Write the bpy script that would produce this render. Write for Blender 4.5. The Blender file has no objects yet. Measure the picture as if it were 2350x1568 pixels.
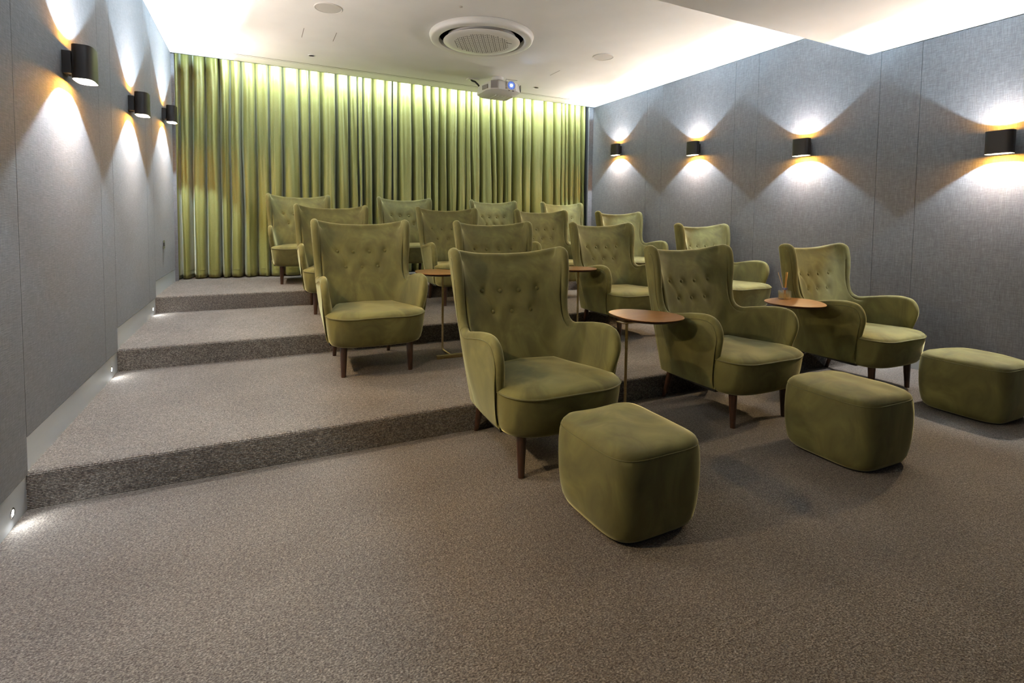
import bpy, bmesh, math, random
from math import sin, cos, pi, radians, sqrt, exp
from mathutils import Vector, Matrix, noise
random.seed(7)
sc = bpy.context.scene
COL = sc.collection

# ------------------------------------------------------------ measured room
XL, XR = -0.854, 4.940          # faces of the side walls
Y1, Y2, Y3 = 2.7125, 4.2602, 5.752   # risers
RISE = 0.1532
YC = 7.081                       # end of ceiling / side walls
YCUR = 7.36                      # curtain line
ZC, ZS, YS = 3.0655, 2.7297, 2.8143  # ceiling, soffit
BB = 0.139                       # visible baseboard
YF = -3.4                        # front wall (behind the camera)

# ------------------------------------------------------------ camera
cam_d = bpy.data.cameras.new('camera')
cam = bpy.data.objects.new('camera', cam_d); COL.objects.link(cam)
F = 1187.558
cam_d.sensor_fit = 'HORIZONTAL'; cam_d.sensor_width = 36.0
cam_d.lens = F / 2350 * 36.0
cam_d.shift_x = 0.0
cam_d.shift_y = -(784.0 - 571.524) / 2350
cam_d.clip_start = 0.02
yaw, pitch, roll = 0.4581, -0.0532, 0.0119
fw = Vector((sin(yaw), cos(yaw), 0)); rt = Vector((cos(yaw), -sin(yaw), 0)); up = Vector((0, 0, 1))
fw2 = fw * cos(pitch) + up * sin(pitch); up2 = up * cos(pitch) - fw * sin(pitch)
r2 = rt * cos(roll) + up2 * sin(roll); u2 = up2 * cos(roll) - rt * sin(roll)
cam.matrix_world = Matrix(((r2.x, u2.x, -fw2.x, 0), (r2.y, u2.y, -fw2.y, 0), (r2.z, u2.z, -fw2.z, 1.2), (0, 0, 0, 1)))
sc.camera = cam

# ------------------------------------------------------------ world, exposure
w = bpy.data.worlds.new('world'); sc.world = w; w.use_nodes = True
w.node_tree.nodes['Background'].inputs[0].default_value = (0.5, 0.55, 0.6, 1)
w.node_tree.nodes['Background'].inputs[1].default_value = 0.02
sc.view_settings.view_transform = 'Standard'
sc.view_settings.look = 'None'
sc.view_settings.gamma = 1
sc.view_settings.use_curve_mapping = False
sc.view_settings.exposure = 2.15
sc.cycles.use_denoising = True
sc.cycles.max_bounces = 10
sc.cycles.diffuse_bounces = 6
sc.cycles.sample_clamp_indirect = 8
sc.cycles.caustics_reflective = False
sc.cycles.caustics_refractive = False

# light strengths (lamps of the room, plus added fill spots)
P_WHITE_DN = 20.0
P_WHITE = 36.0      # sconce beam
P_UP = 4.0
P_DOWN = .6
P_FILL_UP = 18.0; C_FILL_UP = (1.0, .95, .89)  # added fill that lifts the ceiling
P_FILL_DN = 22.0; C_FILL_DN = (1.0, .85, .54)  # added fill for the sides of the chairs
P_AMBER_UP = 1.0
P_AMBER = 2.1       # warm glow of the sconce mouths
P_STRIP = 31.0      # cool strip above the curtain
P_STEP = 0.35        # step lights
P_SCREEN = 1.2     # light thrown back by the projection screen
P_BEAM = 1.0
C_WHITE = (0.58, 0.80, 1.0)
C_AMBER = (1.0, 0.43, 0.035)


def linear_falloff(o, strength=1.0):
    d = o.data; d.use_nodes = True; nt = d.node_tree
    e = next(n for n in nt.nodes if n.type == 'EMISSION')
    f = nt.nodes.new('ShaderNodeLightFalloff'); f.inputs['Strength'].default_value = strength
    nt.links.new(f.outputs['Linear'], e.inputs['Strength'])

def light(name, kind, loc, power, color, rot=None, parent=None, **kw):
    d = bpy.data.lights.new(name, kind); d.energy = power; d.color = color
    for k, v in kw.items(): setattr(d, k, v)
    o = bpy.data.objects.new(name, d); COL.objects.link(o); o.location = loc
    if rot is not None: o.rotation_euler = rot
    if parent: o.parent = parent
    return o

light('curtain_strip_light', 'AREA', (2.28, YC + .035, ZC + .07), P_STRIP, (0.76, 0.92, 1.0),
      (radians(32), 0, 0), shape='RECTANGLE', size=5.2, size_y=0.02)
# light of the picture on the projection screen at the front of the room
light('screen_light', 'AREA', (2.1, YF + .12, 1.55), P_SCREEN, (0.72, 0.82, 1.0),
      (radians(90), 0, 0), shape='RECTANGLE', size=3.6, size_y=1.6)

# ------------------------------------------------------------ materials
def mat(name, color=(.5, .5, .5), rough=.6, metal=0, sheen=0, tint=None, emit=None, es=0, **kw):
    m = bpy.data.materials.new(name); m.use_nodes = True
    b = m.node_tree.nodes['Principled BSDF']
    b.inputs['Base Color'].default_value = (*color, 1)
    b.inputs['Roughness'].default_value = rough
    b.inputs['Metallic'].default_value = metal
    if sheen:
        b.inputs['Sheen Weight'].default_value = sheen
        b.inputs['Sheen Roughness'].default_value = .30
        b.inputs['Sheen Tint'].default_value = (*(tint or color), 1)
    if emit:
        b.inputs['Emission Color'].default_value = (*emit, 1)
        b.inputs['Emission Strength'].default_value = es
    for k, v in kw.items(): b.inputs[k].default_value = v
    return m

def N(m, t, **kw):
    n = m.node_tree.nodes.new(t)
    for k, v in kw.items():
        if k in n.inputs.keys(): n.inputs[k].default_value = v
        else: setattr(n, k, v)
    return n
def L(m, a, b): m.node_tree.links.new(a, b)
def ramp(m, src, stops):
    r = N(m, 'ShaderNodeValToRGB'); e = r.color_ramp.elements
    while len(e) < len(stops): e.new(.5)
    for i, (p, c) in enumerate(stops):
        e[i].position = p; e[i].color = (*c, 1)
    L(m, src, r.inputs[0]); return r
def coords(m, scale, kind='Object', rot=(0, 0, 0)):
    tc = N(m, 'ShaderNodeTexCoord'); mp = N(m, 'ShaderNodeMapping')
    mp.inputs['Scale'].default_value = scale; mp.inputs['Rotation'].default_value = rot
    L(m, tc.outputs[kind], mp.inputs[0]); return mp.outputs[0]
def bsdf(m): return m.node_tree.nodes['Principled BSDF']
def bump(m, h, strength, dist, normal=None):
    b = N(m, 'ShaderNodeBump'); b.inputs['Strength'].default_value = strength; b.inputs['Distance'].default_value = dist
    L(m, h, b.inputs['Height'])
    if normal is not None: L(m, normal, b.inputs['Normal'])
    return b.outputs[0]

def carpet_mat():
    m = mat('carpet_loop_pile', rough=.95, sheen=.12, tint=(.6, .55, .5))
    v1 = coords(m, (150, 210, 190))
    n1 = N(m, 'ShaderNodeTexNoise', Scale=1.0, Detail=3.0, Roughness=.75); L(m, v1, n1.inputs['Vector'])
    v2 = coords(m, (60, 60, 60))
    n2 = N(m, 'ShaderNodeTexNoise', Scale=1.0, Detail=2.0); L(m, v2, n2.inputs['Vector'])
    v3 = coords(m, (2.2, 2.2, 2.2))
    n3 = N(m, 'ShaderNodeTexNoise', Scale=1.0, Detail=3.0); L(m, v3, n3.inputs['Vector'])
    a = N(m, 'ShaderNodeMath', operation='MULTIPLY_ADD'); L(m, n2.outputs[0], a.inputs[0]); a.inputs[1].default_value = .22
    L(m, n1.outputs[0], a.inputs[2])
    b_ = N(m, 'ShaderNodeMath', operation='MULTIPLY_ADD'); L(m, n3.outputs[0], b_.inputs[0]); b_.inputs[1].default_value = .12
    L(m, a.outputs[0], b_.inputs[2])
    r = ramp(m, b_.outputs[0], [(.45, (.032, .026, .022)), (.60, (.090, .073, .060)), (.71, (.175, .148, .121)), (.87, (.36, .315, .265))])
    L(m, r.outputs[0], bsdf(m).inputs['Base Color'])
    vo = N(m, 'ShaderNodeTexVoronoi', Scale=1.0); L(m, coords(m, (130, 170, 170)), vo.inputs['Vector'])
    # rows of loops that follow the risers
    wv = N(m, 'ShaderNodeTexWave', wave_type='BANDS', bands_direction='Z', Scale=46.0, Distortion=1.2)
    wv.inputs['Detail Scale'].default_value = 6
    L(m, coords(m, (1, 1, 1)), wv.inputs['Vector'])
    ge = N(m, 'ShaderNodeNewGeometry'); sx = N(m, 'ShaderNodeSeparateXYZ'); L(m, ge.outputs['Normal'], sx.inputs[0])
    mk = N(m, 'ShaderNodeMath', operation='MULTIPLY'); L(m, sx.outputs['Y'], mk.inputs[0]); mk.inputs[1].default_value = -.9
    mk.use_clamp = True
    mw = N(m, 'ShaderNodeMath', operation='MULTIPLY'); L(m, mk.outputs[0], mw.inputs[0]); L(m, wv.outputs[1], mw.inputs[1])
    s1 = N(m, 'ShaderNodeMath', operation='MULTIPLY_ADD'); L(m, vo.outputs['Distance'], s1.inputs[0]); s1.inputs[1].default_value = -.8
    L(m, n1.outputs[0], s1.inputs[2])
    s2 = N(m, 'ShaderNodeMath', operation='ADD'); L(m, s1.outputs[0], s2.inputs[0]); L(m, mw.outputs[0], s2.inputs[1])
    L(m, bump(m, s2.outputs[0], .8, .006), bsdf(m).inputs['Normal'])
    return m

def wall_fabric_mat():
    m = mat('grey_linen_wallcovering', rough=.85, sheen=.1, tint=(.8, .8, .8))
    a = N(m, 'ShaderNodeTexNoise', Scale=1.0, Detail=3.0, Roughness=.6); L(m, coords(m, (260, 260, 16)), a.inputs['Vector'])
    b = N(m, 'ShaderNodeTexNoise', Scale=1.0, Detail=3.0, Roughness=.6); L(m, coords(m, (22, 22, 320)), b.inputs['Vector'])
    c = N(m, 'ShaderNodeTexNoise', Scale=1.0, Detail=2.0); L(m, coords(m, (1.2, 1.2, 1.2)), c.inputs['Vector'])
    s = N(m, 'ShaderNodeMath', operation='ADD'); L(m, a.outputs[0], s.inputs[0]); L(m, b.outputs[0], s.inputs[1])
    s2 = N(m, 'ShaderNodeMath', operation='MULTIPLY_ADD'); L(m, c.outputs[0], s2.inputs[0]); s2.inputs[1].default_value = .12; L(m, s.outputs[0], s2.inputs[2])
    r = ramp(m, s2.outputs[0], [(.80, (.120, .120, .120)), (1.06, (.230, .229, .228)), (1.0, (.36, .36, .36))])
    r.color_ramp.elements[0].position = .0
    # remap to 0..1
    mr = N(m, 'ShaderNodeMapRange'); mr.inputs[1].default_value = .72; mr.inputs[2].default_value = 1.45
    L(m, s2.outputs[0], mr.inputs[0])
    r2_ = ramp(m, mr.outputs[0], [(0, (.092, .091, .093)), (.5, (.138, .136, .139)), (1, (.210, .208, .213))])
    L(m, r2_.outputs[0], bsdf(m).inputs['Base Color'])
    L(m, bump(m, s2.outputs[0], .35, .002), bsdf(m).inputs['Normal'])
    return m

def velvet_mat():
    m = mat('olive_velvet', rough=.85, sheen=1.0, tint=(.85, .80, .45))
    a = N(m, 'ShaderNodeTexNoise', Scale=1.0, Detail=4.0, Roughness=.55, Distortion=1.2); L(m, coords(m, (5, 5, 3.2)), a.inputs['Vector'])
    f = N(m, 'ShaderNodeTexNoise', Scale=1.0, Detail=2.0); L(m, coords(m, (420, 420, 420)), f.inputs['Vector'])
    r = ramp(m, a.outputs[0], [(.32, (.088, .079, .024)), (.50, (.125, .114, .034)), (.66, (.172, .158, .048))])
    L(m, r.outputs[0], bsdf(m).inputs['Base Color'])
    bs = bump(m, f.outputs[0], .15, .001)
    L(m, bump(m, a.outputs[0], .10, .008, bs), bsdf(m).inputs['Normal'])
    return m

def curtain_mat():
    m = mat('green_satin_curtain', rough=.45, sheen=.5, tint=(.95, 1.0, .8))
    a = N(m, 'ShaderNodeTexNoise', Scale=1.0, Detail=3.0); L(m, coords(m, (500, 500, 60)), a.inputs['Vector'])
    r = ramp(m, a.outputs[0], [(.3, (.205, .200, .055)), (.7, (.265, .258, .078))])
    L(m, r.outputs[0], bsdf(m).inputs['Base Color'])
    c = N(m, 'ShaderNodeTexNoise', Scale=1.0, Detail=3.0, Distortion=.8); L(m, coords(m, (7, 7, 5), rot=(0, .5, 0)), c.inputs['Vector'])
    L(m, bump(m, c.outputs[0], .35, .02, bump(m, a.outputs[0], .1, .001)), bsdf(m).inputs['Normal'])
    return m

def wood_mat(name, c1, c2, c3, rough, sc_=(14, 120, 120), coat=0):
    m = mat(name, rough=rough)
    a = N(m, 'ShaderNodeTexNoise', Scale=1.0, Detail=5.0, Roughness=.65, Distortion=.6); L(m, coords(m, sc_), a.inputs['Vector'])
    r = ramp(m, a.outputs[0], [(.3, c1), (.5, c2), (.72, c3)])
    L(m, r.outputs[0], bsdf(m).inputs['Base Color'])
    bsdf(m).inputs['Coat Weight'].default_value = coat; bsdf(m).inputs['Coat Roughness'].default_value = .25
    L(m, bump(m, a.outputs[0], .1, .001), bsdf(m).inputs['Normal'])
    return m

def plaster_mat():
    m = mat('white_ceiling_plaster', rough=.9)
    a = N(m, 'ShaderNodeTexNoise', Scale=3.0, Detail=4.0); L(m, coords(m, (1, 1, 1)), a.inputs['Vector'])
    r = ramp(m, a.outputs[0], [(.3, (.84, .835, .825)), (.7, (.88, .875, .865))])
    L(m, r.outputs[0], bsdf(m).inputs['Base Color'])
    f = N(m, 'ShaderNodeTexNoise', Scale=120.0, Detail=2.0)
    L(m, bump(m, f.outputs[0], .04, .001), bsdf(m).inputs['Normal'])
    return m

def brushed(name, col, rough, metal):
    m = mat(name, col, rough, metal)
    a = N(m, 'ShaderNodeTexNoise', Scale=1.0, Detail=2.0); L(m, coords(m, (8, 8, 300)), a.inputs['Vector'])
    mr = N(m, 'ShaderNodeMapRange'); mr.inputs[3].default_value = rough - .06; mr.inputs[4].default_value = rough + .08
    L(m, a.outputs[0], mr.inputs[0]); L(m, mr.outputs[0], bsdf(m).inputs['Roughness'])
    return m

M_CARPET = carpet_mat(); M_FABRIC = wall_fabric_mat(); M_VELVET = velvet_mat(); M_CURTAIN = curtain_mat()
M_PLASTER = plaster_mat()
M_BACK = mat('dark_wall_lining', (.02, .02, .022), .9)
M_BASE = brushed('satin_grey_skirting', (.52, .55, .58), .40, .15)
M_LEG = wood_mat('walnut_leg', (.020, .008, .004), (.045, .018, .009), (.085, .036, .017), .35, (60, 60, 8), .3)
M_TOP = wood_mat('walnut_veneer', (.21, .088, .022), (.29, .125, .033), (.37, .17, .050), .30, (6, 70, 70), .25)
M_EDGE = wood_mat('dark_walnut_edge', (.03, .010, .006), (.05, .018, .010), (.08, .03, .015), .4, (6, 70, 70), .2)
M_BRASS = brushed('aged_brass', (.52, .40, .20), .28, 1.0)
M_BLACK = mat('dark_bronze_lamp_body', (.020, .015, .013), .42, .3)
M_GOLD = mat('gold_reflector', (.13, .09, .04), .6, .4)
M_WHITE = mat('white_plastic', (.80, .79, .77), .4)
M_WHITE2 = mat('off_white_grille', (.62, .60, .57), .6)
M_DARK = mat('black_plastic', (.018, .017, .017), .45)
M_GREYP = mat('grey_vent_plastic', (.33, .31, .31), .6)
M_PIPE = mat('olive_piping', (.10, .092, .028), .7, 0, .6, (.7, .68, .35))
M_LENS_ON = mat('lit_lens', (1, 1, 1), .3, emit=(.75, .88, 1.0), es=1.2)
M_STEPLENS = mat('step_light_lens', (1, 1, 1), .3, emit=(.85, .94, 1.0), es=22)
M_BLUE = mat('blue_lens_coating', (.02, .05, .30), .15, .2, emit=(.03, .10, .75), es=.10)
M_PALEBLUE = mat('lens_spokes', (.35, .5, .9), .2, 0, emit=(.25, .45, 1.0), es=.16)
M_CHROME = mat('chrome', (.7, .7, .7), .12, 1)
def clear_mat(name, tint, body, share, ior):
    m = mat(name, body, .3); nt = m.node_tree
    tr = N(m, 'ShaderNodeBsdfTransparent'); tr.inputs[0].default_value = (*tint, 1)
    gl = N(m, 'ShaderNodeBsdfGlossy'); gl.inputs['Roughness'].default_value = .04
    m1 = N(m, 'ShaderNodeMixShader'); m1.inputs[0].default_value = share
    L(m, tr.outputs[0], m1.inputs[1]); L(m, bsdf(m).outputs[0], m1.inputs[2])
    fr = N(m, 'ShaderNodeLayerWeight'); fr.inputs['Blend'].default_value = (ior - 1) * .25
    m2 = N(m, 'ShaderNodeMixShader'); L(m, fr.outputs['Facing'], m2.inputs[0]); L(m, m1.outputs[0], m2.inputs[1]); L(m, gl.outputs[0], m2.inputs[2])
    out = next(n for n in nt.nodes if n.type == 'OUTPUT_MATERIAL'); L(m, m2.outputs[0], out.inputs[0]); return m
M_GLASS = clear_mat('clear_glass', (.97, .98, .96), (.9, .9, .85), .06, 1.5)
M_OIL = clear_mat('pale_amber_oil', (.98, .88, .60), (.80, .62, .30), .32, 1.35)
M_REED = mat('pale_reed', (.62, .42, .20), .7)
M_REED2 = mat('orange_reed', (.70, .33, .05), .6)
M_COLLAR = mat('silver_violet_collar', (.35, .33, .55), .25, .8)
M_BACKWALL = mat('pale_painted_wall', (.55, .58, .58), .8)

# ------------------------------------------------------------ mesh helpers
def mesh_obj(name, verts, faces, m, parent=None, smooth=False, loc=None, angle=None):
    me = bpy.data.meshes.new(name); me.from_pydata([tuple(v) for v in verts], [], faces); me.update()
    if isinstance(m, (list, tuple)):
        for x in m: me.materials.append(x)
    else: me.materials.append(m)
    bm = bmesh.new(); bm.from_mesh(me); bmesh.ops.recalc_face_normals(bm, faces=bm.faces)
    if angle is not None:
        for e in bm.edges:
            if len(e.link_faces) == 2: e.smooth = e.calc_face_angle(0) < radians(angle)
    for f in bm.faces: f.smooth = smooth
    bm.to_mesh(me); bm.free()
    o = bpy.data.objects.new(name, me); COL.objects.link(o)
    if parent: o.parent = parent
    if loc: o.location = loc
    return o

class B:
    """collects shapes for ONE mesh"""
    def __init__(s): s.v = []; s.f = []
    def add(s, v, f):
        k = len(s.v); s.v += [tuple(p) for p in v]; s.f += [tuple(i + k for i in q) for q in f]; return s
    def box(s, x0, x1, y0, y1, z0, z1, bev=0):
        bm = bmesh.new(); bmesh.ops.create_cube(bm, size=1)
        for q in bm.verts: q.co = Vector(((x0 + x1) / 2 + q.co.x * (x1 - x0), (y0 + y1) / 2 + q.co.y * (y1 - y0), (z0 + z1) / 2 + q.co.z * (z1 - z0)))
        if bev: bmesh.ops.bevel(bm, geom=bm.edges[:], offset=bev, segments=2, profile=.7, affect='EDGES')
        bm.verts.index_update()
        s.add([q.co for q in bm.verts], [[q.index for q in f.verts] for f in bm.faces]); bm.free(); return s
    def tube(s, pts, r, n=10, cap=True):
        pts = [Vector(p) for p in pts]; rr = r if isinstance(r, (list, tuple)) else [r] * len(pts)
        k = len(s.v); ref = None
        for i, p in enumerate(pts):
            t = ((pts[min(i + 1, len(pts) - 1)] - pts[max(i - 1, 0)])).normalized()
            if ref is None:
                ref = t.orthogonal().normalized()
            a = (ref - t * ref.dot(t)).normalized(); b = t.cross(a); ref = a
            for j in range(n):
                an = 2 * pi * j / n; s.v.append(tuple(p + a * (rr[i] * cos(an)) + b * (rr[i] * sin(an))))
        for i in range(len(pts) - 1):
            for j in range(n):
                s.f.append((k + i * n + j, k + i * n + (j + 1) % n, k + (i + 1) * n + (j + 1) % n, k + (i + 1) * n + j))
        if cap:
            s.f.append(tuple(k + j for j in range(n))[::-1]); s.f.append(tuple(k + (len(pts) - 1) * n + j for j in range(n)))
        return s
    def lathe(s, prof, n=32, c=(0, 0), closed=False):
        """prof: list of (r, z) around vertical axis at c"""
        k = len(s.v)
        for (r, z) in prof:
            for j in range(n):
                a = 2 * pi * j / n; s.v.append((c[0] + r * cos(a), c[1] + r * sin(a), z))
        m = len(prof)
        for i in range(m - 1 if not closed else m):
            for j in range(n):
                i2 = (i + 1) % m
                s.f.append((k + i * n + j, k + i * n + (j + 1) % n, k + i2 * n + (j + 1) % n, k + i2 * n + j))
        if not closed:
            if prof[0][0] > 1e-5: s.f.append(tuple(k + j for j in range(n))[::-1])
            if prof[-1][0] > 1e-5: s.f.append(tuple(k + (m - 1) * n + j for j in range(n)))
        return s
    def loft(s, rings, cap0=True, cap1=True):
        k = len(s.v); n = len(rings[0])
        for r in rings: s.v += [tuple(p) for p in r]
        for i in range(len(rings) - 1):
            for j in range(n):
                s.f.append((k + i * n + j, k + i * n + (j + 1) % n, k + (i + 1) * n + (j + 1) % n, k + (i + 1) * n + j))
        if cap0: s.f.append(tuple(k + j for j in range(n))[::-1])
        if cap1: s.f.append(tuple(k + (len(rings) - 1) * n + j for j in range(n)))
        return s
    def build(s, name, m, parent=None, smooth=False, angle=None, loc=None):
        return mesh_obj(name, s.v, s.f, m, parent, smooth, loc, angle)

def empty(name, loc=(0, 0, 0), rz=0):
    o = bpy.data.objects.new(name, None); COL.objects.link(o); o.location = loc; o.rotation_euler = (0, 0, rz)
    o.empty_display_size = .1; return o
def tag(o, label, cat=None, group=None, kind=None):
    if label: o['label'] = label
    if cat: o['category'] = cat
    if group: o['group'] = group
    if kind: o['kind'] = kind
    return o
def children(o): return [c for c in COL.objects if c.parent == o]
def copy_tree(o, kids, parent=None):
    c = o.copy(); COL.objects.link(c); c.parent = parent
    for k in kids.get(o.name, []): copy_tree(k, kids, c)
    return c
def kids_map(o):
    d = {}
    def rec(x):
        d[x.name] = children(x)
        for y in d[x.name]: rec(y)
    rec(o); return d
def catmull(P, sub):
    out = []; n = len(P)
    for i in range(n - 1):
        p0, p1, p2, p3 = P[max(i - 1, 0)], P[i], P[i + 1], P[min(i + 2, n - 1)]
        for k in range(sub):
            t = k / sub
            out.append(0.5 * ((2 * p1) + (-p0 + p2) * t + (2 * p0 - 5 * p1 + 4 * p2 - p3) * t * t + (-p0 + 3 * p1 - 3 * p2 + p3) * t ** 3))
    out.append(P[-1].copy()); return out

# ============================================================ STRUCTURE
RAMP = [YF, Y1, Y2, Y3, YCUR + .3]
fl = B().box(XL - .3, XR + .3, YF - .2, Y1 + .02, -.12, 0).build('floor', M_CARPET)
tag(fl, 'brown tweed loop-pile carpet of the lowest floor level', kind='structure')
def platform(i, y0, y1, word):
    z = i * RISE; R_ = .020; pr = [(y0, z - RISE)]
    for k in range(9):
        a = pi / 2 * k / 8
        pr.append((y0 + R_ - R_ * cos(a), z - R_ + R_ * sin(a)))
    pr += [(y1, z), (y1, z - RISE)]
    b = B(); n = len(pr)
    v = [(XL - .3, y, zz) for y, zz in pr] + [(XR + .3, y, zz) for y, zz in pr]
    f = [(j, (j + 1) % n, n + (j + 1) % n, n + j) for j in range(n)] + [tuple(range(n))[::-1], tuple(range(n, 2 * n))]
    b.add(v, f)
    o = b.build('floor_step', M_CARPET, smooth=True, angle=40)
    tag(o, word, kind='structure')
platform(1, Y1, Y2 + .01, 'lowest carpeted seating tier with a ribbed rounded nosing')
platform(2, Y2, Y3 + .01, 'middle carpeted seating tier')
platform(3, Y3, YCUR + .3, 'top carpeted seating tier in front of the curtain')

# walls: lining + fabric panels (each panel a part)
def wall(name, x, s):
    """s=+1: the room lies towards +x"""
    th = .03
    b = B().box(min(x - s * (th + .12), x - s * th), max(x - s * (th + .12), x - s * th), YF, YCUR + .3, -.1, ZC + .35)
    wl = b.build(name, M_BACK); tag(wl, 'side wall lined with grey linen panels', kind='structure')
    cuts = [-3.4, -2.6, -1.63, -.36, -.05, .86, 1.17, 2.410, 2.7255, 3.972, 4.276, 5.462, 5.775, YC - .002]
    for a, c in zip(cuts[:-1], cuts[1:]):
        m_ = (a + c) / 2
        lvl = 0 if m_ < 2.72 else 1 if m_ < 4.27 else 2 if m_ < 5.77 else 3
        g = .0013
        z0 = lvl * RISE + BB + .004
        def pan(ya, yb, z1):
            p = B().box(min(x, x - s * th), max(x, x - s * th), ya + g, yb - g, z0, z1 - .006, .0016).build('panel', M_FABRIC, wl)
        if a < YS < c: pan(a, c, ZC)
        else: pan(a, c, ZC if c > YS else ZS)
    # baseboard strips
    side = 'left' if s > 0 else 'right'
    segs = [(YF, Y1 + .012, 0), (Y1 + .012, Y2 + .012, 1), (Y2 + .012, Y3 + .012, 2), (Y3 + .012, YC, 3)]
    for a, c, l in segs:
        x0, x1 = sorted((x - s * .028, x - s * .003))
        o = B().box(x0, x1, a, c, l * RISE - .01, l * RISE + BB, .001).build('baseboard_' + side, M_BASE)
        tag(o, ['satin grey metal baseboard along the lowest floor', 'satin grey metal baseboard of the first tier',
                'satin grey metal baseboard of the second tier', 'satin grey metal baseboard of the top tier'][l] + ', %s wall' % side, kind='structure')
    # end nib facing the room beside the curtain
    x0, x1 = sorted((x - s * .12, x + s * .030 if s > 0 else x + s * .075))
    o = B().box(x0, x1, YC, YC + .03, 3 * RISE, ZC - .004, .001).build('trim_1' if s > 0 else 'trim_2', M_FABRIC)
    tag(o, 'narrow pale end strip between %s wall and curtain' % side, kind='structure')
wall('wall_left', XL, 1); wall('wall_right', XR, -1)
o = B().box(XL - .3, XR + .3, YCUR + .22, YCUR + .3, 0, ZC + .5).build('wall_back', M_BACKWALL); tag(o, 'plain wall hidden behind the curtain', kind='structure')
o = B().box(XL - .3, XR + .3, YF - .1, YF, -.1, ZC + .2).build('wall_front', mat('charcoal_front_wall', (.10, .10, .105), .8)); tag(o, 'dark wall behind the viewer', kind='structure')
o = B().box(XL - .3, XR + .3, YS, YC, ZC, ZC + .06).build('ceiling', M_PLASTER); tag(o, 'smooth white plaster ceiling over the tiers', kind='structure')
o = B().box(XL - .3, XR + .3, YF, YS + .02, ZS, ZC + .06).build('ceiling', M_PLASTER); tag(o, 'lower white ceiling bulkhead over the front of the room', kind='structure')
o = B().box(XL - .3, XR + .3, YC, YCUR + .3, ZC + .35, ZC + .40).build('ceiling', M_PLASTER); tag(o, 'top of the curtain recess', kind='structure')
o = B().box(XL - .3, XR + .3, YC - .02, YC, ZC + .0, ZC + .35).build('trim_3', M_PLASTER); tag(o, 'upstand of the curtain recess', kind='structure')

# ============================================================ CURTAINS
def curtain(x0, x1, seed, label):
    rnd = random.Random(seed)
    # fold centres
    xs = []; x = x0
    while x < x1 - .05:
        wv = rnd.choice([.07, .10, .12, .145, .18, .22]); xs.append((x, wv, rnd.uniform(.55, 1.2), rnd.uniform(-.035, .035), rnd.uniform(-.6, .6))); x += wv
    sc_ = (x1 - x0) / (x - x0)
    fold = [((a - x0) * sc_ + x0, wv * sc_, am, dr, sk) for a, wv, am, dr, sk in xs]
    NZ = 60; zb, zt = 3 * RISE + .012, ZC + .24
    V = []; K = 28
    for iz in range(NZ + 1):
        t = iz / NZ; z = zb + (zt - zb) * t
        hem = .004 if 0.030 < t < .037 else 0
        for (a, wv, am, dr, sk) in fold:
            for k in range(K):
                u = k / K; ph = 2 * pi * u
                amp = .112 * am * (0.62 + .55 * (1 - t)) * (1 + .18 * noise.noise(Vector((a * 3, z * 1.3, seed))))
                u2_ = abs(u - .5) * 2                       # 0 in the valley, 1 on the crest
                yy = cos(pi * (1 - u2_) ** (1.25 + .6 * am))
                yy = (1 if yy > 0 else -1) * abs(yy) ** .95
                sub = .020 * sin(2 * ph + sk * 5 + 2.6 * z) * (.4 + .6 * noise.noise(Vector((a * 5, z * .7, seed + 9))))
                xx = a + wv * u + .085 * wv * sin(ph) * (1 + .7 * sk)
                xx += dr * (1 - t) ** 1.3 * (.7) + .012 * noise.noise(Vector((a * 2.1, z * .9, seed + 3)))
                xx = min(max(xx, x0 + .0), x1)
                V.append((xx, YCUR - yy * amp + sub - hem * yy, z + (.004 * noise.noise(Vector((xx * 6, 0, 1))) if iz == 0 else 0)))
    n = len(fold) * K
    Fc = []
    for iz in range(NZ):
        for j in range(n - 1):
            Fc.append((iz * n + j, iz * n + j + 1, (iz + 1) * n + j + 1, (iz + 1) * n + j))
    o = mesh_obj('curtain', V, Fc, M_CURTAIN, smooth=True)
    md = o.modifiers.new('thickness', 'SOLIDIFY'); md.thickness = .003; md.offset = 0
    tag(o, label, 'curtain', 'curtains across the back wall')
    # hem seam
    s = B(); k0 = 2
    pts = [Vector(V[k0 * n + j]) + Vector((0, -.003, 0)) for j in range(0, n, 2)]
    s.tube(pts, .0022, 5, False).build('hem_stitch', M_CURTAIN, o, True)
    return o
curtain(-.848, 1.72, 3, 'left olive green floor-length pleated curtain reaching the left wall')
curtain(1.725, 4.945, 5, 'right olive green floor-length pleated curtain reaching the right wall')
tr = B().box(XL, XR, YCUR - .02, YCUR + .02, ZC + .245, ZC + .275).build('curtain_track', M_WHITE)
tag(tr, 'white curtain track hidden above the ceiling edge', 'track')
st = B().box(-.35, 4.90, YC + .004, YC + .03, ZC + .055, ZC + .075).build('led_strip', M_WHITE)
tag(st, 'narrow strip lamp housing in the curtain recess', 'light')

# ============================================================ CHAIR
def V3(l): return [Vector(p) for p in l]
T_H = V3([(-.292, -.222, .27), (-.316, -.272, .43), (-.332, -.300, .555), (-.337, -.266, .636), (-.334, -.19, .662), (-.331, -.08, .655),
          (-.330, .04, .634), (-.330, .135, .620), (-.326, .192, .655), (-.332, .216, .75), (-.339, .218, .85), (-.345, .228, .95),
          (-.348, .252, 1.024), (-.346, .304, 1.050), (-.322, .365, 1.040), (-.175, .405, 1.014), (0, .415, 1.006)])
O_H = V3([(-.312, -.238, .222), (-.312, -.225, .222), (-.312, -.21, .221), (-.311, -.18, .220), (-.308, -.13, .218), (-.302, -.05, .216),
          (-.297, .02, .214), (-.292, .06, .213), (-.288, .10, .212), (-.283, .13, .21), (-.278, .17, .208), (-.271, .213, .206),
          (-.263, .25, .205), (-.252, .28, .205), (-.222, .303, .205), (-.11, .312, .205), (0, .314, .205)])
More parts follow.
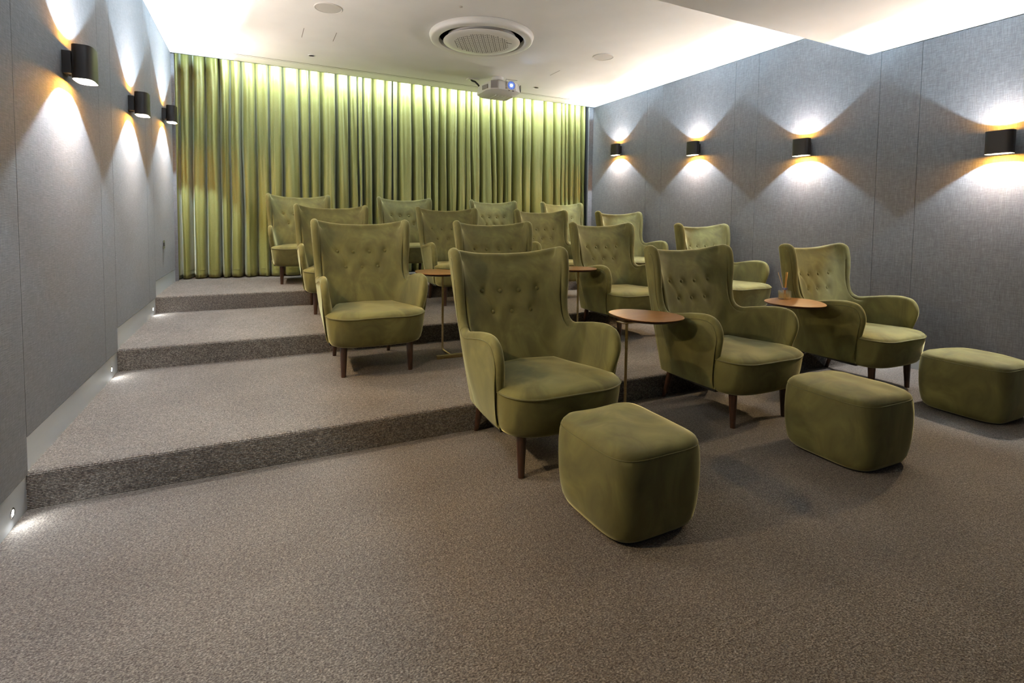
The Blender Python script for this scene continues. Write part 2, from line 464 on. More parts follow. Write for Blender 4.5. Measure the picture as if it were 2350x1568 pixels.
# direction from the rolled edge into the padding
S_H = V3([(0, 1, 0), (0, 1, 0), (0, 1, -.15), (0, .7, -.7), (0, .05, -1), (0, 0, -1), (0, .0, -1), (.03, .35, -1), (.08, .9, -.42), (.10, 1, -.06),
          (.10, 1, 0), (.10, 1, -.10), (.10, .75, -.65), (.12, .25, -.95), (.06, .0, -1), (0, -.06, -1), (0, -.06, -1)])
I_H = V3([(-.262, -.225, .37), (-.262, -.20, .37), (-.262, -.17, .37), (-.261, -.13, .37), (-.259, -.08, .37), (-.257, -.01, .37),
          (-.252, .05, .37), (-.246, .09, .37), (-.238, .12, .37), (-.228, .14, .37), (-.215, .152, .37), (-.195, .160, .37),
          (-.175, .165, .37), (-.145, .169, .37), (-.11, .172, .37), (-.055, .174, .37), (0, .175, .37)])
SUB = 6
def mirror(Ls): return Ls + [Vector((-p.x, p.y, p.z)) for p in Ls[-2::-1]]
TT = mirror(catmull(T_H, SUB)); OO = mirror(catmull(O_H, SUB)); II = mirror(catmull(I_H, SUB)); SS = mirror(catmull(S_H, SUB))
NS = len(TT)
BUT = [(-.180, .802), (-.062, .795), (.062, .795), (.180, .802), (-.122, .682), (0, .678), (.122, .682)]
NO, NA, NI = 9, 9, 34
rows = []
for i in range(NS):
    T, O, I = TT[i], OO[i], II[i]
    tau = (TT[min(i + 1, NS - 1)] - TT[max(i - 1, 0)]).normalized()
    if i == 0 or i == NS - 1: tau = Vector((tau.x, tau.y, tau.z))
    s = SS[i]; s = (s - tau * s.dot(tau)).normalized()
    nrm = tau.cross(s).normalized()
    fr = i / SUB if i <= NS // 2 else (NS - 1 - i) / SUB
    wdt = .046 if fr < 7 else .046 + .006 * min(1, (fr - 7) / 3)
    h = wdt / 2
    C = T + s * h
    row = []
    Oa, Ia = C + nrm * h, C - nrm * h
    for k in range(NO):
        t = k / NO; p = O.lerp(Oa, t)
        p = p + nrm * (.010 * sin(pi * t)); row.append(p)
    for k in range(NA):
        a = pi * k / (NA - 1) - pi / 2
        row.append(C - s * (h * cos(a)) - nrm * (h * sin(a)))
    for k in range(1, NI + 1):
        t = k / NI; p = Ia.lerp(I, t)
        # padding: back bellies forward a little at mid height
        bell = sin(pi * min(1, t * 1.02)) ** 1.2
        q_ = min(1, max(0, (fr - 12.8) / 2.6)); q_ = q_ * q_ * (3 - 2 * q_)
        p = p + Vector((0, 1, 0)) * (bell * (.020 * exp(-((fr - 11.6) / 1.5) ** 2) - .024 * q_))
        row.append(p)
    rows.append(row)
NR = len(rows[0])
# relax the inner surface so that wings and back flow into each other
import numpy as np
G = np.array([[tuple(p) for p in r_] for r_ in rows])
k0 = NO + NA + 1
for _ in range(160):
    S_ = (G[:-2, k0:NR - 1] + G[2:, k0:NR - 1] + G[1:-1, k0 - 1:NR - 2] + G[1:-1, k0 + 1:NR]) / 4
    G[1:-1, k0:NR - 1] = S_
rows = [[Vector(p) for p in r_] for r_ in G.tolist()]
# tufting
def crease(px, pz, a, b):
    ax, az = a; bx, bz = b; dx, dz = bx - ax, bz - az
    t = max(0, min(1, ((px - ax) * dx + (pz - az) * dz) / (dx * dx + dz * dz)))
    return sqrt((px - ax - dx * t) ** 2 + (pz - az - dz * t) ** 2)
PL = [(0, 4), (1, 4), (1, 5), (2, 5), (2, 6), (3, 6)]
for i in range(NS):
    fr = i / SUB if i <= NS // 2 else (NS - 1 - i) / SUB
    if fr < 8.5: continue
    for k in range(NO + NA + 1, NR - 1):
        p = rows[i][k]; d = 0
        for (bx, bz) in BUT:
            q = ((p.x - bx) ** 2 + (p.z - bz) ** 2)
            d += .015 * exp(-q / (2 * .013 ** 2)) + .006 * exp(-q / (2 * .035 ** 2))
        c = min(crease(p.x, p.z, BUT[a], BUT[b_]) for a, b_ in PL)
        d += .0035 * exp(-c * c / (2 * .009 ** 2))
        p.y += d
def strip(i0, i1, closed_ends=True):
    v = []; f = []
    for i in range(i0, i1 + 1): v += [tuple(p) for p in rows[i]]
    n = NR
    for i in range(i1 - i0):
        for k in range(n - 1):
            f.append((i * n + k, i * n + k + 1, (i + 1) * n + k + 1, (i + 1) * n + k))
        f.append((i * n + n - 1, i * n, (i + 1) * n, (i + 1) * n + n - 1))
    if closed_ends:
        f.append(tuple(range(n))[::-1]); f.append(tuple((i1 - i0) * n + k for k in range(n)))
    return v, f
def outline_front():
    half = V3([(-.300, -.12, 0), (-.318, -.19, 0), (-.331, -.250, 0), (-.322, -.315, 0), (-.288, -.368, 0), (-.222, -.402, 0), (-.12, -.418, 0), (0, -.423, 0)])
    return mirror(catmull(half, 5))
FRONT = outline_front()
FRONT = [Vector((p.x, p.y, .396 + .014 * max(0, (abs(p.x) - .17) / .16) ** 1.4 + .004 * cos(p.x * 9))) for p in FRONT]

def make_chair():
    root = empty('wing_armchair')
    ia = 8 * SUB - 3
    v, f = strip(0, ia); mesh_obj('armrest', v, f, M_VELVET, root, True, angle=70)
    v, f = strip(ia, NS - 1 - ia); back = mesh_obj('backrest', v, f, M_VELVET, root, True, angle=70)
    v, f = strip(NS - 1 - ia, NS - 1); mesh_obj('armrest', v, f, M_VELVET, root, True, angle=70)
    # seat base
    rear = V3([(.262, .0, .398), (.225, .15, .398), (0, .20, .398), (-.225, .15, .398), (-.262, .0, .398)])
    ring = FRONT + rear; cx, cy = 0, -.10
    def scale(k, z, kr=None):
        out = []
        for p in ring:
            q = Vector((cx + (p.x - cx) * k, cy + (p.y - cy) * k, z)); out.append(q)
        return out
    rings = [[Vector((p.x, p.y, p.z - .002)) for p in ring]]
    for k, z in [(.992, .36), (.975, .31), (.955, .265), (.93, .232), (.895, .214), (.84, .205)]: rings.append(scale(k, z))
    B().loft(rings).build('seat_base', M_VELVET, root, True, angle=70)
    # bottom board closing the back
    B().loft([[Vector((p.x * .97, p.y * .97, z)) for p in OO] for z in (.203, .216)]).build('bottom_lining', M_DARK, root)
    # seat cushion
    rings = []
    for k, z in [(1.0, .0), (.985, .012), (.95, .023), (.86, .034), (.7, .041), (.5, .046), (.28, .048), (.1, .048)]:
        r_ = []
        for p in ring:
            fy = min(1, max(0, (p.y * k + .42) / .2))
            r_.append(Vector((cx + (p.x - cx) * k, cy + (p.y - cy) * k, .398 + (p.z - .398) * max(0, (k - .8) / .2) + z + .004 * noise.noise(Vector((p.x * k * 7, p.y * k * 7, 2.0))) * (1 - k) * 2)))
        rings.append(r_)
    B().loft(rings).build('seat_cushion', M_VELVET, root, True, angle=70)
    # piping
    p = B().tube([q + Vector((0, -.001, .001)) for q in FRONT[3:-3]], .0045, 8)
    p.build('piping', M_PIPE, root, True)
    for sgn in (0, 1):
        idx = list(range(2, 13 * SUB, 2))
        if sgn: idx = [NS - 1 - k for k in idx]
        pts = []
        for k in idx:
            a = rows[k][NO]; b_ = rows[k][NO - 1]; pts.append(a.lerp(b_, .25))
        B().tube(pts, .0028, 6).build('piping', M_PIPE, root, True)
    # buttons
    bverts = [(rows[i][k], i, k) for i in range(8 * SUB, NS - 8 * SUB) for k in range(NO + NA + 1, NR - 1)]
    for bx, bz in BUT:
        q = min(bverts, key=lambda t: (t[0].x - bx) ** 2 + (t[0].z - bz) ** 2)[0]
        b = B(); b.lathe([(.0001, .009), (.006, .0082), (.011, .005), (.0138, 0), (.012, -.004), (.0001, -.005)], 14)
        o = b.build('button', M_VELVET, root, True)
        o.location = (bx, q.y - .004, bz); o.rotation_euler = (radians(78), 0, 0)
    # legs
    for sx in (-1, 1):
        B().tube([(sx * .222, -.292, .222), (sx * .2235, -.295, .12), (sx * .225, -.300, 0)], [.0250, .0215, .0155], 16).build('leg', M_LEG, root, True, angle=50)
        B().tube([(sx * .205, .235, .215), (sx * .206, .262, .11), (sx * .207, .298, 0)], [.0230, .019, .0135], 16).build('leg', M_LEG, root, True, angle=50)
    return root

CH = [
 # x, y, level, rz, label, group
 (1.322, 2.400, 0, 0, 'olive velvet wing armchair nearest the viewer, behind the near square ottoman', 'armchairs on the lowest level'),
 (2.725, 2.402, 0, 0, 'olive velvet wing armchair in the front row between the two round side tables', 'armchairs on the lowest level'),
 (4.105, 2.400, 0, 0, 'olive velvet wing armchair of the front row closest to the right wall', 'armchairs on the lowest level'),
 (.728, 3.825, 1, 0, 'olive velvet wing armchair at the left end of the first tier, legs in full view', 'armchairs on the first tier'),
 (1.885, 3.90, 1, 0, 'olive wing armchair of the first tier mostly hidden behind the nearest armchair', 'armchairs on the first tier'),
 (3.120, 3.980, 1, 0, 'olive wing armchair beside a side table on the first tier, behind the front-row gap', 'armchairs on the first tier'),
 (4.455, 3.940, 1, 0, 'pale-lit wing armchair at the right end of the first tier, nearest the right wall', 'armchairs on the first tier'),
 (.708, 5.430, 2, 0, 'brown-olive wing armchair at the left end of the second tier', 'armchairs on the second tier'),
 (1.985, 5.440, 2, 0, 'brown-olive wing armchair of the second tier, second from the left wall', 'armchairs on the second tier'),
 (3.240, 5.440, 2, 0, 'brown-olive wing armchair of the second tier, third from the left wall', 'armchairs on the second tier'),
 (4.465, 5.440, 2, 0, 'pale green-lit wing armchair at the right end of the second tier', 'armchairs on the second tier'),
 (.470, 6.660, 3, 0, 'grey-green wing armchair at the left end of the top tier, before the curtain', 'armchairs on the top tier'),
 (1.800, 6.660, 3, 0, 'grey-green wing armchair on the top tier, second from the left', 'armchairs on the top tier'),
 (3.118, 6.660, 3, 0, 'grey-green wing armchair on the top tier below the projector', 'armchairs on the top tier'),
 (4.298, 6.660, 3, 0, 'grey-green wing armchair at the right end of the top tier', 'armchairs on the top tier'),
]
proto = make_chair(); KM = kids_map(proto)
for i, (x, y, l, rz, lab, grp) in enumerate(CH):
    o = proto if i == 0 else copy_tree(proto, KM)
    o.location = (x, y, l * RISE); o.rotation_euler = (0, 0, rz)
    tag(o, lab, 'armchair', grp)

# ============================================================ OTTOMANS
def make_ottoman(seed):
    root = empty('ottoman')
    hx, hy, H_ = .228, .245, .372
    def ring(kx, z, n=72, dome=0):
        out = []
        for j in range(n):
            a = 2 * pi * j / n; e = 2 / 4.6
            x = abs(cos(a)) ** e * (1 if cos(a) > 0 else -1); y = abs(sin(a)) ** e * (1 if sin(a) > 0 else -1)
            dz = dome * .012 * noise.noise(Vector((x * kx * 1.7, y * kx * 1.7, seed)))
            w_ = 1 + .010 * noise.noise(Vector((x * kx * 1.6, y * kx * 1.6, z * 6 + seed))) * kx
            out.append(Vector((x * hx * kx * w_, y * hy * kx * w_, z + dz)))
        return out
    body = [(.84, .012), (.88, .020), (.93, .045), (.965, .09), (.99, .15), (1.0, .21), (.998, .27), (.985, .315), (.965, .338)]
    B().loft([ring(k, z) for k, z in body]).build('body', M_VELVET, root, True, angle=75)
    top = [(.966, .336), (.960, .345), (.94, .355), (.89, .365), (.8, .372), (.6, .377), (.4, .379), (.2, .380), (.05, .380)]
    B().loft([ring(k, z, dome=1 if k < .9 else 0) for k, z in top]).build('top_cushion', M_VELVET, root, True, angle=75)
    B().tube(ring(.966, .3375) + [ring(.966, .3375)[0]], .0022, 6, False).build('seam', M_PIPE, root, True)
    B().loft([ring(.80, 0), ring(.82, .014)]).build('base_board', M_DARK, root)
    return root
for i, (x, y, rz, lab) in enumerate([(1.362, 1.668, .02, 'olive velvet square ottoman nearest the viewer, shown largest'),
                                (2.775, 1.620, -.03, 'olive velvet ottoman before the middle front-row armchair'),
                                (4.160, 1.640, -.02, 'olive velvet ottoman at the right edge by the grey wall')]):
    o = make_ottoman(i * 7.3 + 1); o.location = (x, y, 0); o.rotation_euler = (0, 0, rz)
    tag(o, lab, 'ottoman', 'ottomans before the front row')

# ============================================================ SIDE TABLES
TOPO = [(2.052, 2.737), (2.137, 2.771), (2.219, 2.769), (2.272, 2.73), (2.333, 2.669), (2.374, 2.605), (2.405, 2.53), (2.412, 2.461), (2.362, 2.354), (2.277, 2.309),
        (2.167, 2.303), (2.094, 2.325), (2.037, 2.386), (2.000, 2.460), (2.000, 2.564), (2.015, 2.665)]
TOPO = [Vector(((a - 2.200) * .974, (b - 2.54) * .974, 0)) for a, b in TOPO]
def closed_cat(P, sub):
    n = len(P); out = []
    for i in range(n):
        p0, p1, p2, p3 = P[i - 1], P[i], P[(i + 1) % n], P[(i + 2) % n]
        for k in range(sub):
            t = k / sub
            out.append(0.5 * ((2 * p1) + (-p0 + p2) * t + (2 * p0 - 5 * p1 + 4 * p2 - p3) * t * t + (-p0 + 3 * p1 - 3 * p2 + p3) * t ** 3))
    return out
TOPO = closed_cat(TOPO, 5)
for _ in range(14):
    TOPO = [(TOPO[i - 1] + TOPO[i] * 2 + TOPO[(i + 1) % len(TOPO)]) / 4 for i in range(len(TOPO))]
def side_table(stem, z0, off, rot, lab, basedir=0, sc_=1.0):
    root = empty('side_table', (stem[0], stem[1], z0))
    R = Matrix.Rotation(rot, 3, 'Z')
    P = [R @ (p * sc_) + Vector((off[0], off[1], 0)) for p in TOPO]
    c = Vector((off[0], off[1], 0)); H_ = .635
    def rg(k, z): return [c + (p - c) * k + Vector((0, 0, z)) for p in P]
    B().loft([rg(.90, H_ - .020), rg(.965, H_ - .013), rg(.992, H_ - .006), rg(1.0, H_ - .003)]).build('table_edge', M_EDGE, root, True, angle=50)
    B().loft([rg(1.0, H_ - .003), rg(.998, H_), rg(.5, H_), rg(.05, H_)]).build('table_top', M_TOP, root, True, angle=30)
    B().tube([(0, 0, H_ - .026), (0, 0, .05), (0, -.004, .03), (0, -.016, .018), (0, -.03, .013), (0, -.205, .013)], .0085, 12).build('stem', M_BRASS, root, True, angle=60)
    B().box(-.12, .12, -.235, -.205, 0, .026, .002).build('base_bar', M_BRASS, root)
    B().box(-.05, min(.07, off[0]), -.035, .035, H_ - .027, H_ - .020, .001).build('bracket', M_BRASS, root)
    tag(root, lab, 'side table', 'walnut topped side tables')
    root.rotation_euler = (0, 0, basedir)
    return root
side_table((1.965, 2.430), 0, (.178, .044), 0, 'walnut side table with brass stem between the nearest and the middle front armchairs')
side_table((1.325, 3.930), RISE, (.0, .06), 0, 'walnut side table on the first tier, brass foot showing, half behind the nearest armchair')
side_table((2.565, 3.860), RISE, (-.035, .05), radians(60), 'walnut side table on the first tier beside the armchair behind the front-row gap', sc_=.96)
T3 = side_table((3.43, 2.49), 0, (.110, -.035), radians(-75), 'walnut side table carrying the reed diffuser, by the right front armchair', sc_=1.03)

# reed diffuser
dx, dy, dz = 3.585, 2.585, .635
D = empty('reed_diffuser', (dx, dy, dz))
B().lathe([(.0001, .0), (.040, .0), (.0445, .003), (.0445, .010), (.0445, .062), (.042, .067), (.020, .069), (.0165, .071), (.0165, .084), (.0135, .084), (.0135, .071), (.018, .065), (.038, .063), (.040, .058), (.040, .012), (.036, .009), (.0001, .009)], 32).build('bottle', M_GLASS, D, True, angle=40)
B().lathe([(.0001, .0095), (.0385, .0095), (.0392, .013), (.0392, .046), (.0001, .046)], 32).build('scented_oil', M_OIL, D, True, angle=40)
B().lathe([(.0172, .072), (.0195, .073), (.0195, .087), (.0172, .088)], 24, closed=True).build('collar', M_COLLAR, D, True, angle=40)
for a, b_, m_, r_ in [((-.055, .02, .205), (.004, -.002, .02), M_REED, .0018), ((.048, .016, .203), (-.004, 0, .02), M_REED, .0018),
                      ((.014, .004, .206), (-.003, .002, .02), M_REED2, .0022), ((.020, -.003, .205), (-.002, -.003, .02), M_REED2, .0022), ((.011, -.008, .203), (0, -.004, .02), M_REED2, .0022)]:
    B().tube([b_, a], r_, 8).build('reed', m_, D, True)
tag(D, 'small clear glass reed diffuser with orange and pale reeds', 'diffuser')

# ============================================================ SCONCES
def sconce(x, s, y, z, lab, n_vis=True):
    """wall lamp; s = direction into the room"""
    root = empty('wall_sconce', (x, y, z))
    cxx = s * .082; hx, hy, hh = .044, .082, .083
    def ring(k, zz, n=48):
        out = []
        for j in range(n):
            a = 2 * pi * j / n; e = 2 / 3.6
            out.append(Vector((cxx + abs(cos(a)) ** e * (1 if cos(a) > 0 else -1) * hx * k, abs(sin(a)) ** e * (1 if sin(a) > 0 else -1) * hy * k, zz)))
        return out
    n = 48
    b = B(); rings = [ring(.93, -hh + .001), ring(1, -hh), ring(1, -hh + .003), ring(1, hh - .003), ring(1, hh), ring(.93, hh - .001)]
    b.loft([ring(.955, -hh), ring(1, -hh), ring(1, hh), ring(.955, hh)], False, False)
    b.build('body', M_BLACK, root, True, angle=40)
    ib = B(); ib.loft([ring(.955, -hh), ring(.955, -.012), ring(.2, -.012)], False, True)
    ib.loft([ring(.955, hh), ring(.955, .012), ring(.2, .012)], False, True)
    ib.build('reflector', M_GOLD, root, True, angle=40)
    x0, x1 = sorted((0, s * .036))
    B().box(x0, x1, -.045, .045, -.055, .055, .002).build('wall_bracket', M_BLACK, root)
    B().tube([(s * .016, 0, -.055), (s * .016, 0, -.061)], .007, 12).build('screw', M_CHROME, root, True, angle=40)
    for d in (-1, 1):
        bm_ = (light('sconce_beam', 'POINT', (cxx, 0, d * (hh - .062)), P_WHITE if d > 0 else P_WHITE_DN, C_WHITE, parent=root, shadow_soft_size=.005))
        if d > 0: linear_falloff(bm_)
        light('sconce_glow', 'AREA', (cxx, 0, d * (hh - .003)), P_AMBER if d < 0 else P_AMBER_UP, C_AMBER, (0 if d < 0 else pi, 0, 0), parent=root,
              shape='ELLIPSE', size=hx * 1.7, size_y=hy * 1.75)
    light('sconce_up', 'SPOT', (cxx, 0, hh - .05), P_UP, C_WHITE, (pi, 0, 0), parent=root, shadow_soft_size=.006,
          spot_size=radians(100), spot_blend=1.0)
    light('sconce_down', 'SPOT', (cxx, 0, -hh + .05), P_DOWN, C_WHITE, (0, 0, 0), parent=root, shadow_soft_size=.006,
          spot_size=radians(100), spot_blend=1.0)
    for d, pw, cl in ((1, P_FILL_UP, C_FILL_UP), (-1, P_FILL_DN, C_FILL_DN)):  # added fill spots outside the mouths, tilted into the room to brighten ceiling and chairs
        o_ = light('added_fill', 'SPOT', (cxx, 0, d * (hh + .002)), pw, cl, parent=root, shadow_soft_size=.04,
                   spot_size=radians(112), spot_blend=1.0)
        o_.rotation_euler = Vector((s * (.74 if d > 0 else .86), 0, d * (.67 if d > 0 else .51))).to_track_quat('-Z', 'Y').to_euler()
    tag(root, lab, 'wall lamp', 'up-and-down wall sconces')
    return root
for y, z, lab in [(3.36, 1.965, 'largest dark sconce on the left wall, nearest the viewer'), (4.84, 2.055, 'dark sconce in the middle of the left wall trio'),
                  (6.40, 2.258, 'dark sconce on the left wall next to the curtain'), (1.85, 1.82, 'dark sconce on the left wall outside the view')]:
    sconce(XL, 1, y, z, lab)
for y, z, lab in [(6.37, 2.297, 'small dark sconce on the right wall nearest the curtain'), (4.82, 2.130, 'dark sconce on the right wall, second from the curtain'),
                  (3.385, 1.968, 'dark sconce on the right wall, third from the curtain'), (1.845, 1.817, 'largest dark sconce on the right wall at the picture edge')]:
    sconce(XR, -1, y, z, lab)

# ============================================================ STEP LIGHTS
def step_light(x, s, y, z, lab):
    root = empty('step_light', (x - s * .003, y, z)); root.rotation_euler = (0, s * pi / 2, 0)
    B().lathe([(.013, -.004), (.0205, -.004), (.0205, .0015), (.019, .0025), (.014, .0025), (.013, .0015)], 28, closed=True).build('bezel', M_CHROME, root, True, angle=40)
    B().lathe([(.0001, .0012), (.0135, .0012), (.0135, -.003), (.0001, -.003)], 24).build('lens', M_STEPLENS, root)
    o = light('step_beam', 'SPOT', (x + s * .012, y, z), P_STEP, (.88, .95, 1.0), shadow_soft_size=.008, spot_size=radians(150), spot_blend=.6)
    d = Vector((s * 1.0, -.35, -.75)); o.rotation_euler = d.to_track_quat('-Z', 'Y').to_euler()
    tag(root, lab, 'step light', 'round step lights in the baseboards')
for i, (y, l) in enumerate([(2.573, 0), (4.105, 1), (5.625, 2), (7.0, 3)]):
    wd = ['before the lowest riser', 'before the second riser', 'before the third riser', 'beside the curtain foot'][i]
    if i < 3:
        step_light(XL, 1, y, l * RISE + .058, 'round white step light in the left baseboard ' + wd)
        step_light(XR, -1, y, l * RISE + .058, 'round white step light in the right baseboard ' + wd)

# ============================================================ CEILING FITTINGS
A = empty('ceiling_cassette', (2.062, 4.93, ZC)); A.scale = (1.05, 1.05, 1.0)
B().lathe([(.475, 0), (.497, -.004), (.500, -.012), (.488, -.050), (.475, -.058), (.425, -.060), (.410, -.056), (.405, -.045), (.405, 0)], 96, closed=True).build('outer_ring', M_WHITE, A, True, angle=50)
B().lathe([(.405, -.010), (.30, -.010)], 64).build('air_gap', M_DARK, A, True)
B().lathe([(.325, -.01), (.33, -.05), (.360, -.058), (.367, -.064), (.364, -.069), (.30, -.077), (.15, -.083), (.0001, -.085)], 96).build('centre_disc', M_WHITE, A, True, angle=60)
g = B(); k = 0
for iy in range(-13, 14):
    for ix in range(-14, 15):
        px = ix * .0215 + (.0107 if iy % 2 else 0); py = iy * .0195
        if sqrt(px * px + py * py) < .262 and (ix + 2 * iy) % 5 != 0:
            rr = sqrt(px * px + py * py); zz = -.0852 + .0075 * (rr / .30) ** 2 - .0006
            v = [(px + .0056 * cos(pi / 3 * q), py + .0056 * sin(pi / 3 * q), zz) for q in range(6)] + [(px + .0056 * cos(pi / 3 * q), py + .0056 * sin(pi / 3 * q), zz + .004) for q in range(6)]
            g.add(v, [tuple(range(6))] + [(q, (q + 1) % 6, 6 + (q + 1) % 6, 6 + q) for q in range(6)])
o = g.build('perforation', mat('perforation_shadow', (.10, .09, .085), .9), A); o['kind'] = 'stuff'
B().box(-.02, .02, -.395, -.375, -.045, -.02).build('sensor', M_DARK, A).rotation_euler = (0, 0, radians(150))
B().box(.19, .25, -.150, -.146, -.0815, -.079).build('slot', M_DARK, A)
tag(A, 'large round white ceiling air conditioner with perforated centre disc', 'air conditioner')
for x, y, r_, lab in [(.590, 4.925, .118, 'round flush ceiling speaker at the left, above the tiers'), (3.525, 4.885, .118, 'round flush ceiling speaker at the right')]:
    S = empty('ceiling_speaker', (x, y, ZC))
    B().lathe([(r_, 0), (r_, -.006), (r_ - .004, -.008), (r_ - .007, -.006), (r_ - .007, 0)], 56, closed=True).build('rim', M_WHITE, S, True, angle=40)
    B().lathe([(r_ - .008, -.001), (r_ - .008, -.0045), (.0001, -.0055)], 56).build('grille', M_WHITE2, S, True, angle=40)
    tag(S, lab, 'speaker', 'ceiling speakers')
for x, y, lab in [(.59, 6.425, 'small recessed downlight in the ceiling near the left curtain'), (3.51, 6.42, 'small recessed downlight in the ceiling right of the projector')]:
    S = empty('downlight', (x, y, ZC))
    B().lathe([(.044, 0), (.043, -.004), (.036, -.006), (.030, -.003), (.027, 0)], 40, closed=True).build('rim', M_WHITE, S, True, angle=40)
    B().lathe([(.029, -.001), (.0001, -.001)], 32).build('lens', M_WHITE2, S)
    tag(S, lab, 'downlight', 'recessed downlights, switched off')
S = empty('linear_diffuser', (0, 6.80, ZC))
for yy in (-.022, .022):
    B().box(-.462, 4.55, yy - .0045, yy + .0045, -.0012, .004).build('slot', mat('diffuser_shadow', (.16, .14, .10), .9) if yy < 0 else bpy.data.materials['diffuser_shadow'], S)
B().box(-.466, 4.555, -.017, .017, -.0022, .002, .0005).build('centre_blade', M_PLASTER, S)
tag(S, 'long double slot air diffuser along the ceiling before the curtain', 'air diffuser')
for x, y0, y1, lab in [(.438, 5.55, 5.84, 'short hairline slit in the ceiling, left one of the pair'), (.741, 5.53, 5.81, 'short hairline slit in the ceiling, right one of the pair'),
                       (3.377, 5.57, 5.81, 'single short hairline slit in the ceiling at the right')]:
    o = B().box(x - .0022, x + .0022, y0, y1, ZC - .0010, ZC + .004).build('ceiling_slit', bpy.data.materials['diffuser_shadow'])
    tag(o, lab, 'slit', 'hairline slits in the ceiling')
o = B().lathe([(.016, 0), (.015, -.005), (.0001, -.007)], 24).build('detector_dot', M_WHITE2, None, True); o.location = (1.62, 4.35, ZC)
tag(o, 'tiny round detector in the ceiling before the air conditioner', 'detector')

# ============================================================ PROJECTOR
PJ = empty('projector', (2.835, 6.18, ZC))
def shell(scale_y=1):
    # plan outline (x, y): front faces -y, chamfered corners
    pl = [(-.115, -.235), (.125, -.235), (.215, -.175), (.235, -.10), (.235, .19), (.19, .235), (-.19, .235), (-.235, .19), (-.235, -.10), (-.205, -.175)]
    return pl
pl = [(x * .95, y) for x, y in shell()]
def prg(k, z, ky=None): return [Vector((x * k, y * (ky or k), z)) for x, y in pl]
zt_, zm, zb_ = -.108, -.215, -.275
B().loft([prg(.90, zt_), prg(.97, zt_ - .006), prg(1.0, zt_ - .03), prg(1.03, zm), prg(1.035, zm - .006), prg(1.0, zm - .012), prg(.86, zm - .034), prg(.60, zm - .052), prg(.3, zm - .058)]).build('casing', M_WHITE, PJ, True, angle=28)
lx, lz = .055, -.160
Lz = empty  # noqa
def disc(r0, r1, y, n=36):
    v = [(lx + r0 * cos(2 * pi * j / n), y, lz + r0 * sin(2 * pi * j / n)) for j in range(n)] + [(lx + r1 * cos(2 * pi * j / n), y, lz + r1 * sin(2 * pi * j / n)) for j in range(n)]
    return v, [(j, (j + 1) % n, n + (j + 1) % n, n + j) for j in range(n)]
def ylathe(prof, n=36):
    b = B()
    m_ = len(prof)
    for (r, y) in prof:
        for j in range(n): b.v.append((lx + r * cos(2 * pi * j / n), y, lz + r * sin(2 * pi * j / n)))
    for i in range(m_ - 1):
        for j in range(n): b.f.append((i * n + j, i * n + (j + 1) % n, (i + 1) * n + (j + 1) % n, (i + 1) * n + j))
    return b
ylathe([(.062, -.232), (.064, -.246), (.060, -.250), (.052, -.248), (.050, -.243)]).build('lens_ring', M_WHITE, PJ, True, angle=40)
b = ylathe([(.050, -.2455), (.0001, -.2445)]); b.build('lens', M_BLUE, PJ)
b = B()
for j in range(16):
    a = 2 * pi * j / 16; c_, s_ = cos(a), sin(a); t_ = .0028
    b.add([(lx + .026 * c_ + t_ * s_, -.2468, lz + .026 * s_ - t_ * c_), (lx + .026 * c_ - t_ * s_, -.2468, lz + .026 * s_ + t_ * c_),
           (lx + .046 * c_ - t_ * s_ * 1.4, -.2472, lz + .046 * s_ + t_ * c_ * 1.4), (lx + .046 * c_ + t_ * s_ * 1.4, -.2472, lz + .046 * s_ - t_ * c_ * 1.4)], [(0, 1, 2, 3)])
b.build('lens_blades', M_PALEBLUE, PJ)
b = ylathe([(.021, -.2475), (.016, -.252), (.008, -.2545), (.0001, -.255)]); b.build('lamp_glow', M_LENS_ON, PJ, True)
# vents, seams, ports
def quad(name, p, q, z0, z1, m_, off=.002):
    p = Vector((*p, 0)); q = Vector((*q, 0)); d = (q - p).normalized(); nn = Vector((d.y, -d.x, 0))
    a = [p + nn * off, q + nn * off, q - nn * .004, p - nn * .004]
    B().loft([[Vector((t.x, t.y, z0)) for t in a], [Vector((t.x, t.y, z1)) for t in a]]).build(name, m_, PJ)
quad('vent', (-.200, -.188), (-.130, -.236), -.205, -.115, M_GREYP, .006)
quad('vent', (.214, -.187), (.236, -.115), -.205, -.125, M_GREYP, .006)
quad('vent', (-.243, -.02), (-.222, -.135), -.20, -.15, M_GREYP, .006)
B().box(-.018, -.015, -.2455, -.236, -.205, -.088).build('seam', M_GREYP, PJ)
B().box(-.02, .14, -.243, -.236, -.092, -.088).build('seam', M_GREYP, PJ)
B().box(-.020, -.012, -.248, -.240, -.206, -.196).build('port', M_DARK, PJ)
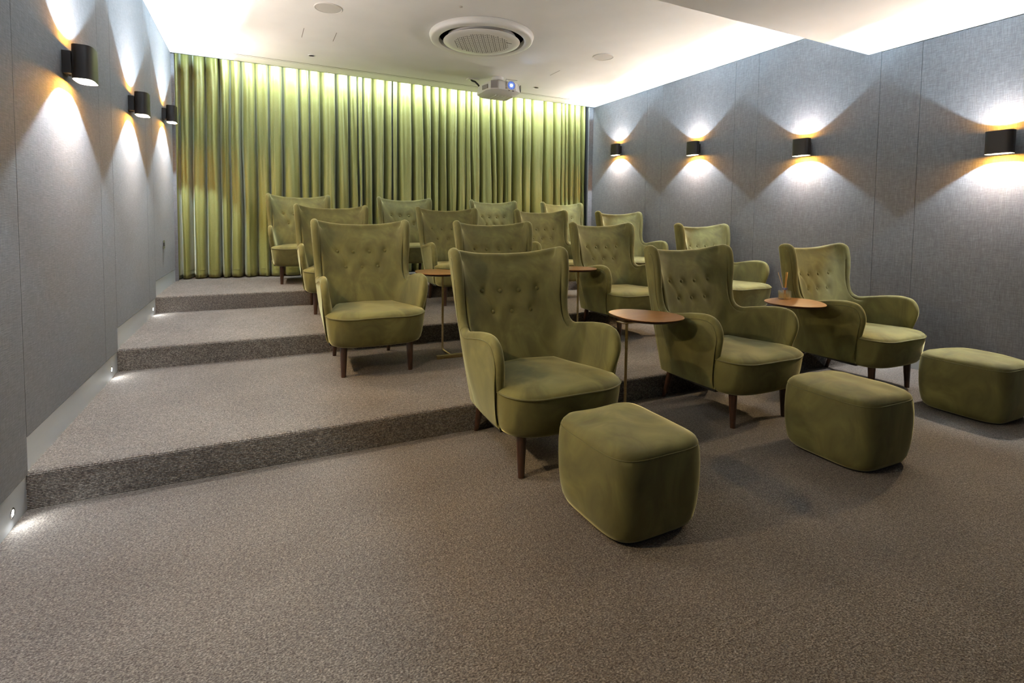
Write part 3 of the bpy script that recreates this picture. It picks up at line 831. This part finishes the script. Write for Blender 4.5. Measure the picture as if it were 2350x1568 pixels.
B().box(.020, .034, -.243, -.225, -.228, -.222).build('port', M_DARK, PJ)
B().box(.070, .095, -.243, -.225, -.228, -.222).build('port', M_DARK, PJ)
for k in range(6):
    xx = -.10 + .045 * k
    B().box(xx, xx + .006, -.13, .12, zm - .060, zm - .036, .002).build('rib', M_WHITE, PJ)
B().lathe([(.075, 0), (.078, -.004), (.076, -.040), (.070, -.045), (.03, -.046)], 36, (.0, .05)).build('ceiling_mount', M_WHITE, PJ, True, angle=40)
B().box(-.03, .03, .02, .08, -.09, -.044, .003).build('mount_neck', M_GREYP, PJ)
B().box(-.09, .09, -.03, .15, -.092, -.082, .002).build('mount_plate', M_CHROME, PJ)
tag(PJ, 'white ceiling projector with glowing blue-ringed lens', 'projector')
o = light('projector_beam', 'SPOT', (2.835 + lx, 6.18 - .27, ZC + lz), P_BEAM, (.45, .6, 1.0), (radians(90), 0, pi), shadow_soft_size=.02, spot_size=radians(50), spot_blend=.4)
CP = B().box(2.50, 2.66, 6.42, 6.50, ZC - .010, ZC + .002, .002).build('cable_plate', M_WHITE)
tag(CP, 'white blanking plate on the ceiling left of the projector', 'plate')
cb = B().tube([(2.555, 6.46, ZC - .008), (2.565, 6.45, ZC - .022), (2.60, 6.43, ZC - .035), (2.635, 6.41, ZC - .075), (2.655, 6.42, ZC - .095)], .012, 10)
cb = cb.build('cable_bundle', M_DARK, None, True); tag(cb, 'black cable bundle looping from ceiling plate to projector', 'cable')

# ============================================================ SOCKET
SK = empty('wall_socket', (XL, 6.255, .925))
B().box(0, .008, -.043, .043, -.043, .043, .002).build('plate', M_CHROME, SK)
B().box(.008, .012, -.028, -.006, -.018, .018, .001).build('switch', M_DARK, SK)
B().box(.008, .012, .006, .028, -.018, .018, .001).build('switch', M_DARK, SK)
tag(SK, 'small chrome switch plate low on the left wall near the curtain', 'switch')
scr = B().box(.2, 4.0, YF + .001, YF + .05, .7, 2.45, .005).build('projection_screen', mat('screen_cloth', (.8, .8, .82), .8))
tag(scr, 'projection screen on the front wall behind the viewer', 'screen')
